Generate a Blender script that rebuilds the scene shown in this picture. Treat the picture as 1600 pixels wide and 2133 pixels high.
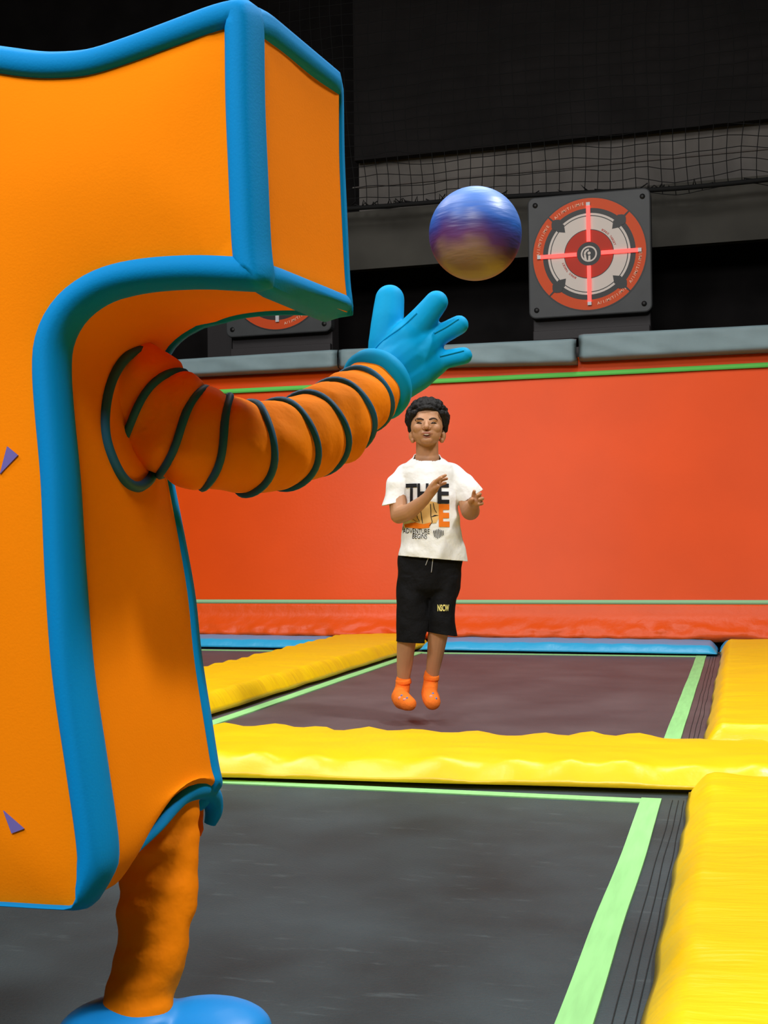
import bpy, bmesh, math, random
import numpy as np
from mathutils import Vector, Matrix, noise
from mathutils.bvhtree import BVHTree
from mathutils.geometry import delaunay_2d_cdt

for o in list(bpy.data.objects):
    bpy.data.objects.remove(o)
random.seed(7)
SC = bpy.context.scene
COL = SC.collection

# ------------------------------------------------------------------ camera
IW, IH, FPX = 1600.0, 2133.0, 2582.0
CAM = Vector((0, 0, .78))
YAW, PITCH, ROLL = math.radians(16.05), math.radians(1.6), math.radians(.64)
_f = Vector((-math.sin(YAW)*math.cos(PITCH), math.cos(YAW)*math.cos(PITCH), math.sin(PITCH)))
_r = Vector((math.cos(YAW), math.sin(YAW), 0))
_u = _r.cross(_f)
CR = (_r*math.cos(ROLL) - _u*math.sin(ROLL)).normalized()
CU = (_u*math.cos(ROLL) + _r*math.sin(ROLL)).normalized()
CF = _f.normalized()
cam_data = bpy.data.cameras.new('camera')
cam = bpy.data.objects.new('camera', cam_data); COL.objects.link(cam)
m = Matrix((CR, CU, -CF)).transposed().to_4x4(); m.translation = CAM
cam.matrix_world = m
cam_data.sensor_fit = 'VERTICAL'; cam_data.sensor_height = 36.0
cam_data.lens = FPX/IH*36.0
cam_data.clip_start = .05
SC.camera = cam

# ------------------------------------------------------------------ light
SC.view_settings.view_transform = 'Standard'
SC.view_settings.look = 'None'
SC.view_settings.exposure = 0.0
SC.view_settings.gamma = 1.0
SC.view_settings.use_curve_mapping = False
SC.cycles.use_denoising = True
SC.cycles.max_bounces = 8
world = bpy.data.worlds.new('hall_air'); SC.world = world
world.use_nodes = True
world.node_tree.nodes['Background'].inputs[0].default_value = (.9, .95, 1, 1)
world.node_tree.nodes['Background'].inputs[1].default_value = .035

def area(name, loc, target, power, sx, sy, col=(1, .985, .965)):
    d = bpy.data.lights.new(name, 'AREA'); d.shape = 'RECTANGLE'
    d.size, d.size_y = sx, sy; d.energy = power; d.color = col
    o = bpy.data.objects.new(name, d); COL.objects.link(o)
    o.location = loc
    o.rotation_euler = (Vector(target)-Vector(loc)).to_track_quat('-Z', 'Y').to_euler()
    return o
area('ceiling_lamp', (1.9, 4.0, 5.6), (-.9, 2.0, .8), 250, .6, .6)
area('ceiling_lamp', (-2.6, 3.1, 5.8), (-2.2, 3.3, 0), 80, 1.4, 1.4)
area('ceiling_lamp', (-4.6, 4.9, 6.0), (-3.6, 6.5, 0), 150, 1.5, 1.5)
area('ceiling_lamp', (-.9, 6.6, 6.0), (-1.2, 7.4, 0), 105, 1.5, 1.5)
area('ceiling_lamp', (-.2, -2.6, 5.2), (-1.2, 3.2, .8), 330, 1.6, 1.6)
area('ceiling_lamp', (-4.2, -1.2, 5.4), (-1.4, 3.0, .8), 190, 1.4, 1.4)

# ------------------------------------------------------------------ helpers
def px3(px, py, d):
    return CAM + (CF + CR*((px-IW/2)/FPX) + CU*((IH/2-py)/FPX))*d
def pxdir(px, py):
    return CF + CR*((px-IW/2)/FPX) + CU*((IH/2-py)/FPX)
def onY(px, py, Y):
    d = pxdir(px, py); return CAM + d*(Y/d.y)
def onZ(px, py, z):
    d = pxdir(px, py); return CAM + d*((z-CAM.z)/d.z)

def mat(name, col, rough=.5, spec=.5, noise_amt=0, noise_scale=5, bump=0, bump_scale=30, col2=None,
        metallic=0, emit=None, emit_s=0, coat=0, sheen=0, stretch=None, bump_dist=.01, coat_rough=.1):
    mt = bpy.data.materials.new(name); mt.use_nodes = True
    nt = mt.node_tree; b = nt.nodes['Principled BSDF']
    b.inputs['Base Color'].default_value = (*col, 1)
    b.inputs['Roughness'].default_value = rough
    b.inputs['Specular IOR Level'].default_value = spec
    b.inputs['Metallic'].default_value = metallic
    b.inputs['Coat Weight'].default_value = coat
    b.inputs['Coat Roughness'].default_value = coat_rough
    b.inputs['Sheen Weight'].default_value = sheen
    if emit:
        b.inputs['Emission Color'].default_value = (*emit, 1); b.inputs['Emission Strength'].default_value = emit_s
    tc = nt.nodes.new('ShaderNodeTexCoord')
    src = tc.outputs['Object']
    if stretch:
        mp = nt.nodes.new('ShaderNodeMapping'); mp.inputs['Scale'].default_value = stretch
        nt.links.new(src, mp.inputs['Vector']); src = mp.outputs['Vector']
    if noise_amt or col2:
        n = nt.nodes.new('ShaderNodeTexNoise'); n.inputs['Scale'].default_value = noise_scale
        n.inputs['Detail'].default_value = 6
        nt.links.new(src, n.inputs['Vector'])
        r = nt.nodes.new('ShaderNodeValToRGB')
        r.color_ramp.elements[0].position = .3; r.color_ramp.elements[1].position = .7
        c2 = col2 or tuple(min(1, c*(1+noise_amt)) for c in col)
        c1 = col if col2 else tuple(c*(1-noise_amt) for c in col)
        r.color_ramp.elements[0].color = (*c1, 1); r.color_ramp.elements[1].color = (*c2, 1)
        nt.links.new(n.outputs['Fac'], r.inputs['Fac']); nt.links.new(r.outputs['Color'], b.inputs['Base Color'])
    if bump:
        n2 = nt.nodes.new('ShaderNodeTexNoise'); n2.inputs['Scale'].default_value = bump_scale
        n2.inputs['Detail'].default_value = 4
        nt.links.new(src, n2.inputs['Vector'])
        bp = nt.nodes.new('ShaderNodeBump'); bp.inputs['Strength'].default_value = bump
        bp.inputs['Distance'].default_value = bump_dist
        nt.links.new(n2.outputs['Fac'], bp.inputs['Height']); nt.links.new(bp.outputs['Normal'], b.inputs['Normal'])
    return mt

ORG = {}
def _mesh(name, src):
    if isinstance(src, bmesh.types.BMesh):
        me = bpy.data.meshes.new(name); src.to_mesh(me); src.free(); return me
    return src
def obj(name, src, mats, parent=None, smooth=True, origin=None):
    """link a mesh given in world coordinates; a child is stored relative to its thing's base"""
    me = _mesh(name, src); me.name = name
    org = ORG[parent.name] if parent else (Vector(origin) if origin else Vector((0, 0, 0)))
    me.transform(Matrix.Translation(-org))
    if not isinstance(mats, (list, tuple)): mats = [mats]
    keep = [p.material_index for p in me.polygons]
    me.materials.clear()
    for mm in mats: me.materials.append(mm)
    if len(mats) > 1: me.polygons.foreach_set('material_index', keep)
    if smooth:
        for p in me.polygons: p.use_smooth = True
    o = bpy.data.objects.new(name, me); COL.objects.link(o)
    if parent: o.parent = parent
    else: o.location = org
    ORG[o.name] = org
    return o
def tag(o, label=None, cat=None, group=None, kind=None):
    if label: o['label'] = label
    if cat: o['category'] = cat
    if group: o['group'] = group
    if kind: o['kind'] = kind
    return o
def thing(name, loc, label, cat, group=None):
    o = bpy.data.objects.new(name, None); COL.objects.link(o); o.location = loc
    o.empty_display_size = .1
    ORG[o.name] = Vector(loc)
    return tag(o, label, cat, group)
def struct(name, src, m, smooth=False):
    return tag(obj(name, src, m, None, smooth), kind='structure')

def add_box(bm, x0, x1, y0, y1, z0, z1, bev=0, mi=0):
    vs = [bm.verts.new((x, y, z)) for x in (x0, x1) for y in (y0, y1) for z in (z0, z1)]
    q = [(0, 1, 3, 2), (4, 6, 7, 5), (0, 4, 5, 1), (2, 3, 7, 6), (0, 2, 6, 4), (1, 5, 7, 3)]
    fs = [bm.faces.new([vs[i] for i in f]) for f in q]
    for f in fs: f.material_index = mi
    if bev:
        es = list({e for f in fs for e in f.edges})
        bmesh.ops.bevel(bm, geom=es, offset=bev, segments=3, profile=.5, affect='EDGES')
def frame_of(d):
    d = d.normalized()
    a = Vector((0, 0, 1)) if abs(d.z) < .9 else Vector((1, 0, 0))
    x = d.cross(a).normalized(); return x, d.cross(x).normalized()
def add_tube(bm, pts, rad, n=10, closed=False, caps=True, flat=None):
    pts = [Vector(p) for p in pts]; N = len(pts); rings = []
    x = None
    for i, p in enumerate(pts):
        a = pts[(i-1) % N] if (closed or i > 0) else p
        b = pts[(i+1) % N] if (closed or i < N-1) else p
        d = (b-a).normalized()
        if x is None: x, y = frame_of(d)
        else:
            x = (x - d*x.dot(d)).normalized(); y = d.cross(x).normalized()
        r = rad[i] if isinstance(rad, (list, tuple, np.ndarray)) else rad
        rings.append([bm.verts.new(p + (x*math.cos(t)+y*math.sin(t))*r) for t in [2*math.pi*k/n for k in range(n)]])
    for i in range(N if closed else N-1):
        A, B = rings[i], rings[(i+1) % N]
        sh = 0
        if closed and i == N-1:
            sh = min(range(n), key=lambda s: (A[0].co-B[s].co).length)
        for k in range(n):
            bm.faces.new((A[k], A[(k+1) % n], B[(k+1+sh) % n], B[(k+sh) % n]))
    if caps and not closed:
        bm.faces.new(rings[0][::-1]); bm.faces.new(rings[-1])
def tube(pts, rad, n=10, closed=False):
    bm = bmesh.new(); add_tube(bm, pts, rad, n, closed); return bm
def cr(pts, per=8, closed=False):
    P = [np.array(p, float) for p in pts]; N = len(P); out = []
    for i in range(N if closed else N-1):
        p0 = P[(i-1) % N] if (closed or i > 0) else P[i]
        p1 = P[i]; p2 = P[(i+1) % N]
        p3 = P[(i+2) % N] if (closed or i < N-2) else P[(i+1) % N]
        for k in range(per):
            t = k/per
            out.append(.5*((2*p1)+(-p0+p2)*t+(2*p0-5*p1+4*p2-p3)*t*t+(-p0+3*p1-3*p2+p3)*t**3))
    if not closed: out.append(P[-1])
    return out
def resample(pts, step, closed=False):
    P = [np.array(p, float) for p in pts]
    if closed: P = P+[P[0]]
    L = np.concatenate([[0], np.cumsum([np.linalg.norm(P[i+1]-P[i]) for i in range(len(P)-1)])])
    n = max(2, int(round(L[-1]/step)))
    ts = np.linspace(0, L[-1], n+1)
    A = np.array(P)
    out = np.stack([np.interp(ts, L, A[:, k]) for k in range(A.shape[1])], 1)
    return out[:-1] if closed else out
def sstep(a, b, x):
    t = max(0, min(1, (x-a)/(b-a))) if a != b else 0
    return t*t*(3-2*t)
def nz(v, s=1.0): return noise.noise(Vector(v)*s)

# soft bodies: shapes melted into one continuous surface
RH = Vector((math.cos(YAW), math.sin(YAW), 0)); FH = Vector((-math.sin(YAW), math.cos(YAW), 0)); ZZ = Vector((0, 0, 1))
def capsule(bm, p0, p1, r0, r1, n=16, k=6):
    p0, p1 = Vector(p0), Vector(p1); d = p1-p0
    if d.length < 1e-6: d = Vector((0, 0, 1e-5)); p1 = p0+d
    x, y = frame_of(d); d = d.normalized(); rows = []
    for c, r, a0, a1 in ((p0, r0, -90, 0), (p1, r1, 0, 90)):
        for j in range(k+1):
            a = math.radians(a0+(a1-a0)*j/k)
            if abs(abs(math.degrees(a))-90) < 1e-3: rows.append([bm.verts.new(c+d*r*math.sin(a))]); continue
            rows.append([bm.verts.new(c+d*r*math.sin(a)+(x*math.cos(t)+y*math.sin(t))*r*math.cos(a)) for t in [2*math.pi*i/n for i in range(n)]])
    for A, B in zip(rows, rows[1:]):
        for i in range(n):
            j = (i+1) % n
            if len(A) == 1: bm.faces.new((A[0], B[j], B[i]))
            elif len(B) == 1: bm.faces.new((A[i], A[j], B[0]))
            else: bm.faces.new((A[i], A[j], B[j], B[i]))
def chain(bm, pts):
    for a, b in zip(pts, pts[1:]): capsule(bm, a[0], b[0], a[1], b[1])
def ellipsoid(bm, c, r, ax=None, sub=3):
    ax = ax or (RH, FH, ZZ)
    M = Matrix((ax[0]*r[0], ax[1]*r[1], ax[2]*r[2])).transposed().to_4x4(); M.translation = Vector(c)
    bmesh.ops.create_icosphere(bm, subdivisions=sub, radius=1, matrix=M)
def loft(bm, rings, cap=True):
    R = [[bm.verts.new(p) for p in r] for r in rings]; n = len(R[0])
    for A, B in zip(R, R[1:]):
        for i in range(n): bm.faces.new((A[i], A[(i+1) % n], B[(i+1) % n], B[i]))
    if cap: bm.faces.new(R[0][::-1]); bm.faces.new(R[-1])
def melt(bm, voxel, smooth=4, fac=.5):
    bmesh.ops.recalc_face_normals(bm, faces=bm.faces)
    me = bpy.data.meshes.new('tmp'); bm.to_mesh(me); bm.free()
    o = bpy.data.objects.new('tmp', me); COL.objects.link(o)
    r = o.modifiers.new('r', 'REMESH'); r.mode = 'VOXEL'; r.voxel_size = voxel
    if smooth:
        s = o.modifiers.new('s', 'SMOOTH'); s.iterations = smooth; s.factor = fac
    dg = bpy.context.evaluated_depsgraph_get(); dg.update()
    out = bpy.data.meshes.new_from_object(o.evaluated_get(dg))
    bpy.data.objects.remove(o); bpy.data.meshes.remove(me)
    return out
def mesh_displace(me, fn):
    n = [v.normal.copy() for v in me.vertices]
    for v, nn in zip(me.vertices, n): v.co = v.co + nn*fn(v.co)
def text_bm(body, size=1.0, shear=0, bold=0):
    c = bpy.data.curves.new('t', 'FONT'); c.body = body; c.size = size; c.align_x = 'CENTER'; c.align_y = 'CENTER'
    c.offset = bold; c.shear = shear; c.resolution_u = 3
    o = bpy.data.objects.new('t', c); COL.objects.link(o)
    dg = bpy.context.evaluated_depsgraph_get(); dg.update()
    me = bpy.data.meshes.new_from_object(o.evaluated_get(dg))
    bpy.data.objects.remove(o)
    bm = bmesh.new(); bm.from_mesh(me); bpy.data.meshes.remove(me)
    bmesh.ops.triangulate(bm, faces=bm.faces)
    return bm

# ------------------------------------------------------------------ materials
M = {}
M['black_wall'] = mat('black_wall', (.008, .007, .007), .9, .1, noise_amt=.3, noise_scale=3)
M['brown_wall'] = mat('dark_cladding', (.010, .0085, .0085), .85, .2, noise_amt=.3, noise_scale=2, bump=.4, bump_scale=6)
M['grey_band'] = mat('grey_band', (.13, .118, .108), .8, .2, noise_amt=.25, noise_scale=2)
M['olive_band'] = mat('olive_band', (.050, .047, .040), .8, .2, noise_amt=.25, noise_scale=1.5)
M['stitch'] = mat('stitch_thread', (.022, .024, .026), .7, .2)
M['floor'] = mat('pit_floor', (.012, .012, .013), .9, .1)
M['mat'] = mat('jump_mat', (.018, .026, .029), .55, .25, noise_scale=2.0, col2=(.050, .074, .084), bump=.25, bump_scale=160)
M['mat_far'] = mat('jump_mat_wall_bounce', (.070, .060, .066), .5, .4, noise_scale=2.6, col2=(.110, .096, .102), bump=.25, bump_scale=160)  # far mats: purplish bounce from the orange wall painted into the base colour
M['green'] = mat('green_webbing', (.31, .68, .26), .7, .2, noise_amt=.08, noise_scale=60, stretch=(1, .1, 1))
M['yellow_run'] = mat('yellow_vinyl_run', (.93, .60, .003), .34, .5, noise_amt=.03, noise_scale=3, bump=.35, bump_scale=6, bump_dist=.02, stretch=(.8, 4, 1))
M['yellow'] = mat('yellow_vinyl', (.93, .60, .003), .34, .5, noise_amt=.03, noise_scale=3, bump=.2, bump_scale=9, bump_dist=.02)
M['blue_pad'] = mat('blue_vinyl', (.03, .40, .72), .35, .5, bump=.3, bump_scale=9, bump_dist=.02)
M['grey_pad'] = mat('grey_vinyl', (.17, .24, .26), .5, .3, noise_amt=.1, noise_scale=4, bump=.2, bump_scale=7, bump_dist=.02)
M['orange_wall'] = mat('orange_mesh', (.76, .072, .003), .32, .18, noise_amt=.06, noise_scale=1.2, bump=.05, bump_scale=40)
M['orange_skirt'] = mat('orange_vinyl', (.80, .085, .006), .40, .3, noise_amt=.04, noise_scale=3, bump=.3, bump_scale=12, bump_dist=.02)
M['steel'] = mat('dark_steel', (.02, .02, .022), .5, .4)
M['foam_orange'] = mat('orange_foam_cloth', (.95, .245, .0015), .8, .05, noise_amt=.03, noise_scale=3, bump=.06, bump_scale=300)
M['cloth_orange'] = mat('orange_cloth', (.95, .245, .0015), .75, .08, noise_amt=.03, noise_scale=5, bump=.35, bump_scale=14, bump_dist=.02)
M['foam_blue'] = mat('blue_foam_cloth', (.0, .23, .58), .7, .10, bump=.06, bump_scale=300)
M['dark_blue'] = mat('navy_piping', (.006, .10, .20), .6, .3)
M['purple'] = mat('purple_print', (.16, .13, .42), .6, .2)
M['glove'] = mat('blue_glove_cloth', (.0, .33, .66), .65, .12, bump=.1, bump_scale=25)
M['boot'] = mat('blue_boot', (.004, .27, .75), .45, .4)
M['skin'] = mat('skin', (.45, .225, .115), .5, .4, noise_amt=.06, noise_scale=14)
M['skin'].node_tree.nodes['Principled BSDF'].inputs['Subsurface Weight'].default_value = .08
M['hair'] = mat('black_hair', (.006, .0055, .0055), .6, .25, bump=.8, bump_scale=90)
M['lip'] = mat('lip', (.38, .13, .10), .4, .5)
M['brow'] = mat('brow_hair', (.05, .028, .018), .7, .2)
M['eye'] = mat('eye_dark', (.02, .012, .01), .2, .5)
M['teeth'] = mat('teeth', (.8, .76, .68), .3, .5)
M['white_cloth'] = mat('white_cotton', (.84, .85, .84), .8, .12, bump=.5, bump_scale=11, bump_dist=.025)
M['ink'] = mat('black_ink', (.015, .015, .018), .7, .2)
M['ink_orange'] = mat('orange_ink', (.80, .19, .01), .7, .2)
M['ink_tan'] = mat('tan_ink', (.72, .45, .16), .7, .2)
M['black_cloth'] = mat('black_jersey', (.007, .007, .008), .8, .1, bump=.6, bump_scale=12, bump_dist=.03)
M['ink_yellow'] = mat('yellow_ink', (.80, .70, .22), .7, .2)
M['cord'] = mat('grey_cord', (.35, .35, .36), .6, .3)
M['sock'] = mat('orange_sock', (.95, .20, .02), .8, .2, bump=.2, bump_scale=120)
M['sock_pink'] = mat('pink_knit', (.90, .36, .28), .8, .2)
M['sock_blue'] = mat('blue_knit', (.08, .22, .62), .8, .2)
M['housing'] = mat('grey_housing', (.034, .036, .038), .5, .3, noise_amt=.1, noise_scale=6)
M['box'] = mat('dark_box', (.022, .019, .020), .6, .3)
M['t_orange'] = mat('target_orange', (.50, .055, .006), .5, .2)
M['t_red'] = mat('target_red', (.38, .018, .003), .5, .2)
M['t_white'] = mat('target_white', (.52, .46, .42), .5, .2)
M['t_black'] = mat('target_black', (.006, .006, .006), .5, .4)
M['led_on'] = mat('led_red', (.6, .03, .02), .4, .4, emit=(1, .055, .045), emit_s=1.7)
M['led_off'] = mat('led_off', (.45, .45, .47), .4, .4)
M['letter'] = mat('pale_letters', (.70, .42, .30), .6, .2)
M['net'] = mat('black_net', (.006, .006, .006), .8, .2)

def scuffs(mt, col, amount):
    nt = mt.node_tree; b = nt.nodes['Principled BSDF']; old = b.inputs['Base Color'].links[0].from_socket
    tc = nt.nodes.new('ShaderNodeTexCoord'); mp = nt.nodes.new('ShaderNodeMapping'); mp.inputs['Rotation'].default_value = (0, 0, .9); mp.inputs['Scale'].default_value = (3, 13, 1)
    n = nt.nodes.new('ShaderNodeTexNoise'); n.inputs['Scale'].default_value = 1.6; n.inputs['Detail'].default_value = 8; n.inputs['Roughness'].default_value = .7
    r = nt.nodes.new('ShaderNodeValToRGB'); r.color_ramp.elements[0].position = .58; r.color_ramp.elements[1].position = .80
    r.color_ramp.elements[1].color = (amount, amount, amount, 1)
    mx = nt.nodes.new('ShaderNodeMix'); mx.data_type = 'RGBA'; mx.inputs['B'].default_value = (*col, 1)
    nt.links.new(tc.outputs['Object'], mp.inputs['Vector']); nt.links.new(mp.outputs['Vector'], n.inputs['Vector']); nt.links.new(n.outputs['Fac'], r.inputs['Fac'])
    nt.links.new(r.outputs['Color'], mx.inputs['Factor']); nt.links.new(old, mx.inputs['A']); nt.links.new(mx.outputs['Result'], b.inputs['Base Color'])
scuffs(M['mat'], (.13, .17, .18), .6); scuffs(M['mat_far'], (.17, .13, .13), .4)

# ball: pearly blue rubber, pad reflections painted in as violet and tan towards the bottom
mt = bpy.data.materials.new('pearl_ball'); mt.use_nodes = True
nt = mt.node_tree; b = nt.nodes['Principled BSDF']
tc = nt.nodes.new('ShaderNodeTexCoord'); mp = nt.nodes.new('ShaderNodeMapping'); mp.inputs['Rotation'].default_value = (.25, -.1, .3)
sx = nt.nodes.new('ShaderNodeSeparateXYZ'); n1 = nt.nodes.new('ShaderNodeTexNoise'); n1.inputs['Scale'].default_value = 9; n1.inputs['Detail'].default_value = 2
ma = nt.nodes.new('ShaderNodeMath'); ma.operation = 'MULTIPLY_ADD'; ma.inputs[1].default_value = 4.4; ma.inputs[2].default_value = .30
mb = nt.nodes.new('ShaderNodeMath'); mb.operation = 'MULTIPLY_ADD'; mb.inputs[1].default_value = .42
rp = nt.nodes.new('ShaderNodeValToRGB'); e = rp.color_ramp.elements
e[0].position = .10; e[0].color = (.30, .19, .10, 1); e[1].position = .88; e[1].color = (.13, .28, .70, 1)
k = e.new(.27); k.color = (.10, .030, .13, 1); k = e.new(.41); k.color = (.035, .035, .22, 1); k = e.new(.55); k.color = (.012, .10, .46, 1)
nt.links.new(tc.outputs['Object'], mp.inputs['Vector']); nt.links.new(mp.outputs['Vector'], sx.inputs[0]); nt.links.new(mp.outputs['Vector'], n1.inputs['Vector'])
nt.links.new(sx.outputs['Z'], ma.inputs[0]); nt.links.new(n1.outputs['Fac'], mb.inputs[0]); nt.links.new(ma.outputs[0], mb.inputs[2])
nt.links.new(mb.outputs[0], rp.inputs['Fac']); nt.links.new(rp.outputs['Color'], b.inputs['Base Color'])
b.inputs['Roughness'].default_value = .45; b.inputs['Specular IOR Level'].default_value = .6
n2 = nt.nodes.new('ShaderNodeTexNoise'); n2.inputs['Scale'].default_value = 26; mp2 = nt.nodes.new('ShaderNodeMapping'); mp2.inputs['Scale'].default_value = (.5, .5, 2.5); mp2.inputs['Rotation'].default_value = (0, .45, 0)
nt.links.new(tc.outputs['Object'], mp2.inputs['Vector']); nt.links.new(mp2.outputs['Vector'], n2.inputs['Vector'])
bp = nt.nodes.new('ShaderNodeBump'); bp.inputs['Strength'].default_value = .25; bp.inputs['Distance'].default_value = .01
nt.links.new(n2.outputs['Fac'], bp.inputs['Height']); nt.links.new(bp.outputs['Normal'], b.inputs['Normal'])
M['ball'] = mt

# ------------------------------------------------------------------ setting
def box_struct(name, x0, x1, y0, y1, z0, z1, m):
    bm = bmesh.new(); add_box(bm, x0, x1, y0, y1, z0, z1); return struct(name, bm, m)
box_struct('floor', -9, 6, -4, 12.2, -.7, -.6, M['floor'])
box_struct('wall_back', -9, 6, 12.0, 12.2, -.6, 7.2, M['black_wall'])
box_struct('wall_left', -9.2, -9, -4, 12.2, -.7, 7.2, M['black_wall'])
box_struct('ceiling', -9, 6, -4, 12.2, 7.2, 7.3, M['black_wall'])
# dark cladding of the upper wall, right of the black column
xa = onY(738, 300, 11.6).x
za = onY(735, 335, 11.6).z
box_struct('wall_upper', xa, 5, 11.6, 11.7, za, 7.1, M['brown_wall'])
zb_, zt_ = onY(1600, 402, 11.75).z, za+.02
box_struct('trim_1', xa, 5, 11.75, 11.85, onY(735, 432, 11.75).z-.25, zt_, M['grey_band'])
# thin pale seam lines on the grey band
bm = bmesh.new()
a, c = onY(735, 392, 11.745), onY(1600, 307, 11.745)
add_box(bm, a.x, c.x, 11.735, 11.75, a.z-.008, a.z+.008)
struct('trim_2', bm, mat('pale_seam', (.12, .105, .095), .8, .2))
# olive band below
z1_, z0_ = onY(1000, 418, 11.3).z, onY(1600, 497, 11.3).z
box_struct('trim_3', onY(560, 500, 11.3).x, 5, 11.3, 11.4, z0_, z1_, M['olive_band'])
# column behind the left target
box_struct('trim_4', onY(437, 700, 10.9).x, onY(487, 700, 10.9).x, 10.85, 11.0, -.6, 3.3, M['box'])

# ------------------------------------------------------------------ trampolines
def strip_bm(x0, x1, y0, y1, z=.004, n=40, wob=.004):
    bm = bmesh.new(); L = max(x1-x0, y1-y0); along_x = (x1-x0) > (y1-y0); rows = []
    for i in range(n+1):
        t = i/n
        if along_x:
            x = x0+(x1-x0)*t; w = wob*nz((x*1.7, y0, 3))
            r = [(x, y0+w, z), (x, y1+w, z)]
        else:
            y = y0+(y1-y0)*t; w = wob*nz((x0, y*1.7, 5))
            r = [(x0+w, y, z), (x1+w, y, z)]
        rows.append([bm.verts.new(p) for p in r]+[bm.verts.new((p[0], p[1], z-.006)) for p in r[::-1]])
    for A, B in zip(rows, rows[1:]):
        for k in range(4): bm.faces.new((A[k], A[(k+1) % 4], B[(k+1) % 4], B[k]))
    bm.faces.new(rows[0]); bm.faces.new(rows[-1][::-1])
    return bm
def trampoline(x0, x1, y0, y1, m, label, w=.06, wx=.04, seams=False):
    t = thing('trampoline', ((x0+x1)/2, (y0+y1)/2, -.6), label, 'trampoline', None)
    bm = bmesh.new(); ex = .13
    bmesh.ops.create_grid(bm, x_segments=40, y_segments=40, size=.5)
    for v in bm.verts:
        v.co = Vector((x0-ex+(v.co.x+.5)*(x1-x0+2*ex), y0-ex+(v.co.y+.5)*(y1-y0+2*ex), 0))
    r = bmesh.ops.extrude_face_region(bm, geom=bm.faces[:])
    for g in r['geom']:
        if isinstance(g, bmesh.types.BMVert): g.co.z -= .012
    bmesh.ops.recalc_face_normals(bm, faces=bm.faces)
    obj('jump_mat', bm, m, t, smooth=False)
    for zq, b4 in ((.0055, (x0, x0+w, y0, y1)), (.0055, (x1-w, x1, y0, y1)), (.004, (x0, x1-.004, y0, y0+w)), (.004, (x0, x1-.004, y1-w, y1-.004))):
        obj('border_webbing', strip_bm(*b4, zq), M['green'], t, smooth=False)
    bm = bmesh.new()
    for b4 in ((x0-.22, x0-ex, y0-.22, y1+.22), (x1+ex, x1+.22, y0-.22, y1+.22), (x0-.22, x1+.22, y0-.22, y0-ex), (x0-.22, x1+.22, y1+ex, y1+.22)):
        add_box(bm, *b4, -.06, .012)
    obj('frame', bm, M['steel'], t, smooth=False)
    for lx in (x0-.18, x1+.18):
        for ly in (y0-.18, y1+.18):
            bm = bmesh.new(); add_box(bm, lx-.03, lx+.03, ly-.03, ly+.03, -.6, -.06); obj('leg', bm, M['steel'], t, smooth=False)
    # stitched lines along the mat's edge
    bm = bmesh.new()
    for q in (.03, .048, .066):
        pts = [(x1+q+.004*nz((y*3, q*90, 1)), y, .0015) for y in np.linspace(y0, y1, 90)]
        add_tube(bm, pts, .0011, 4)
    obj('stitching', bm, M['stitch'], t)
    return t
trampoline(-2.31, -.245, -.15, 3.875, M['mat'], 'near trampoline with grey mat and pale green border, in front of the yellow cross pad')
trampoline(-2.31, -.245, 4.72, 8.83, M['mat_far'], 'far trampoline under the jumping boy, dark mat with green border', w=.065)
trampoline(-5.0, -2.98, 4.72, 8.83, M['mat_far'], 'trampoline mostly hidden behind the costumed person, left of the long yellow pad', w=.065)

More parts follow.
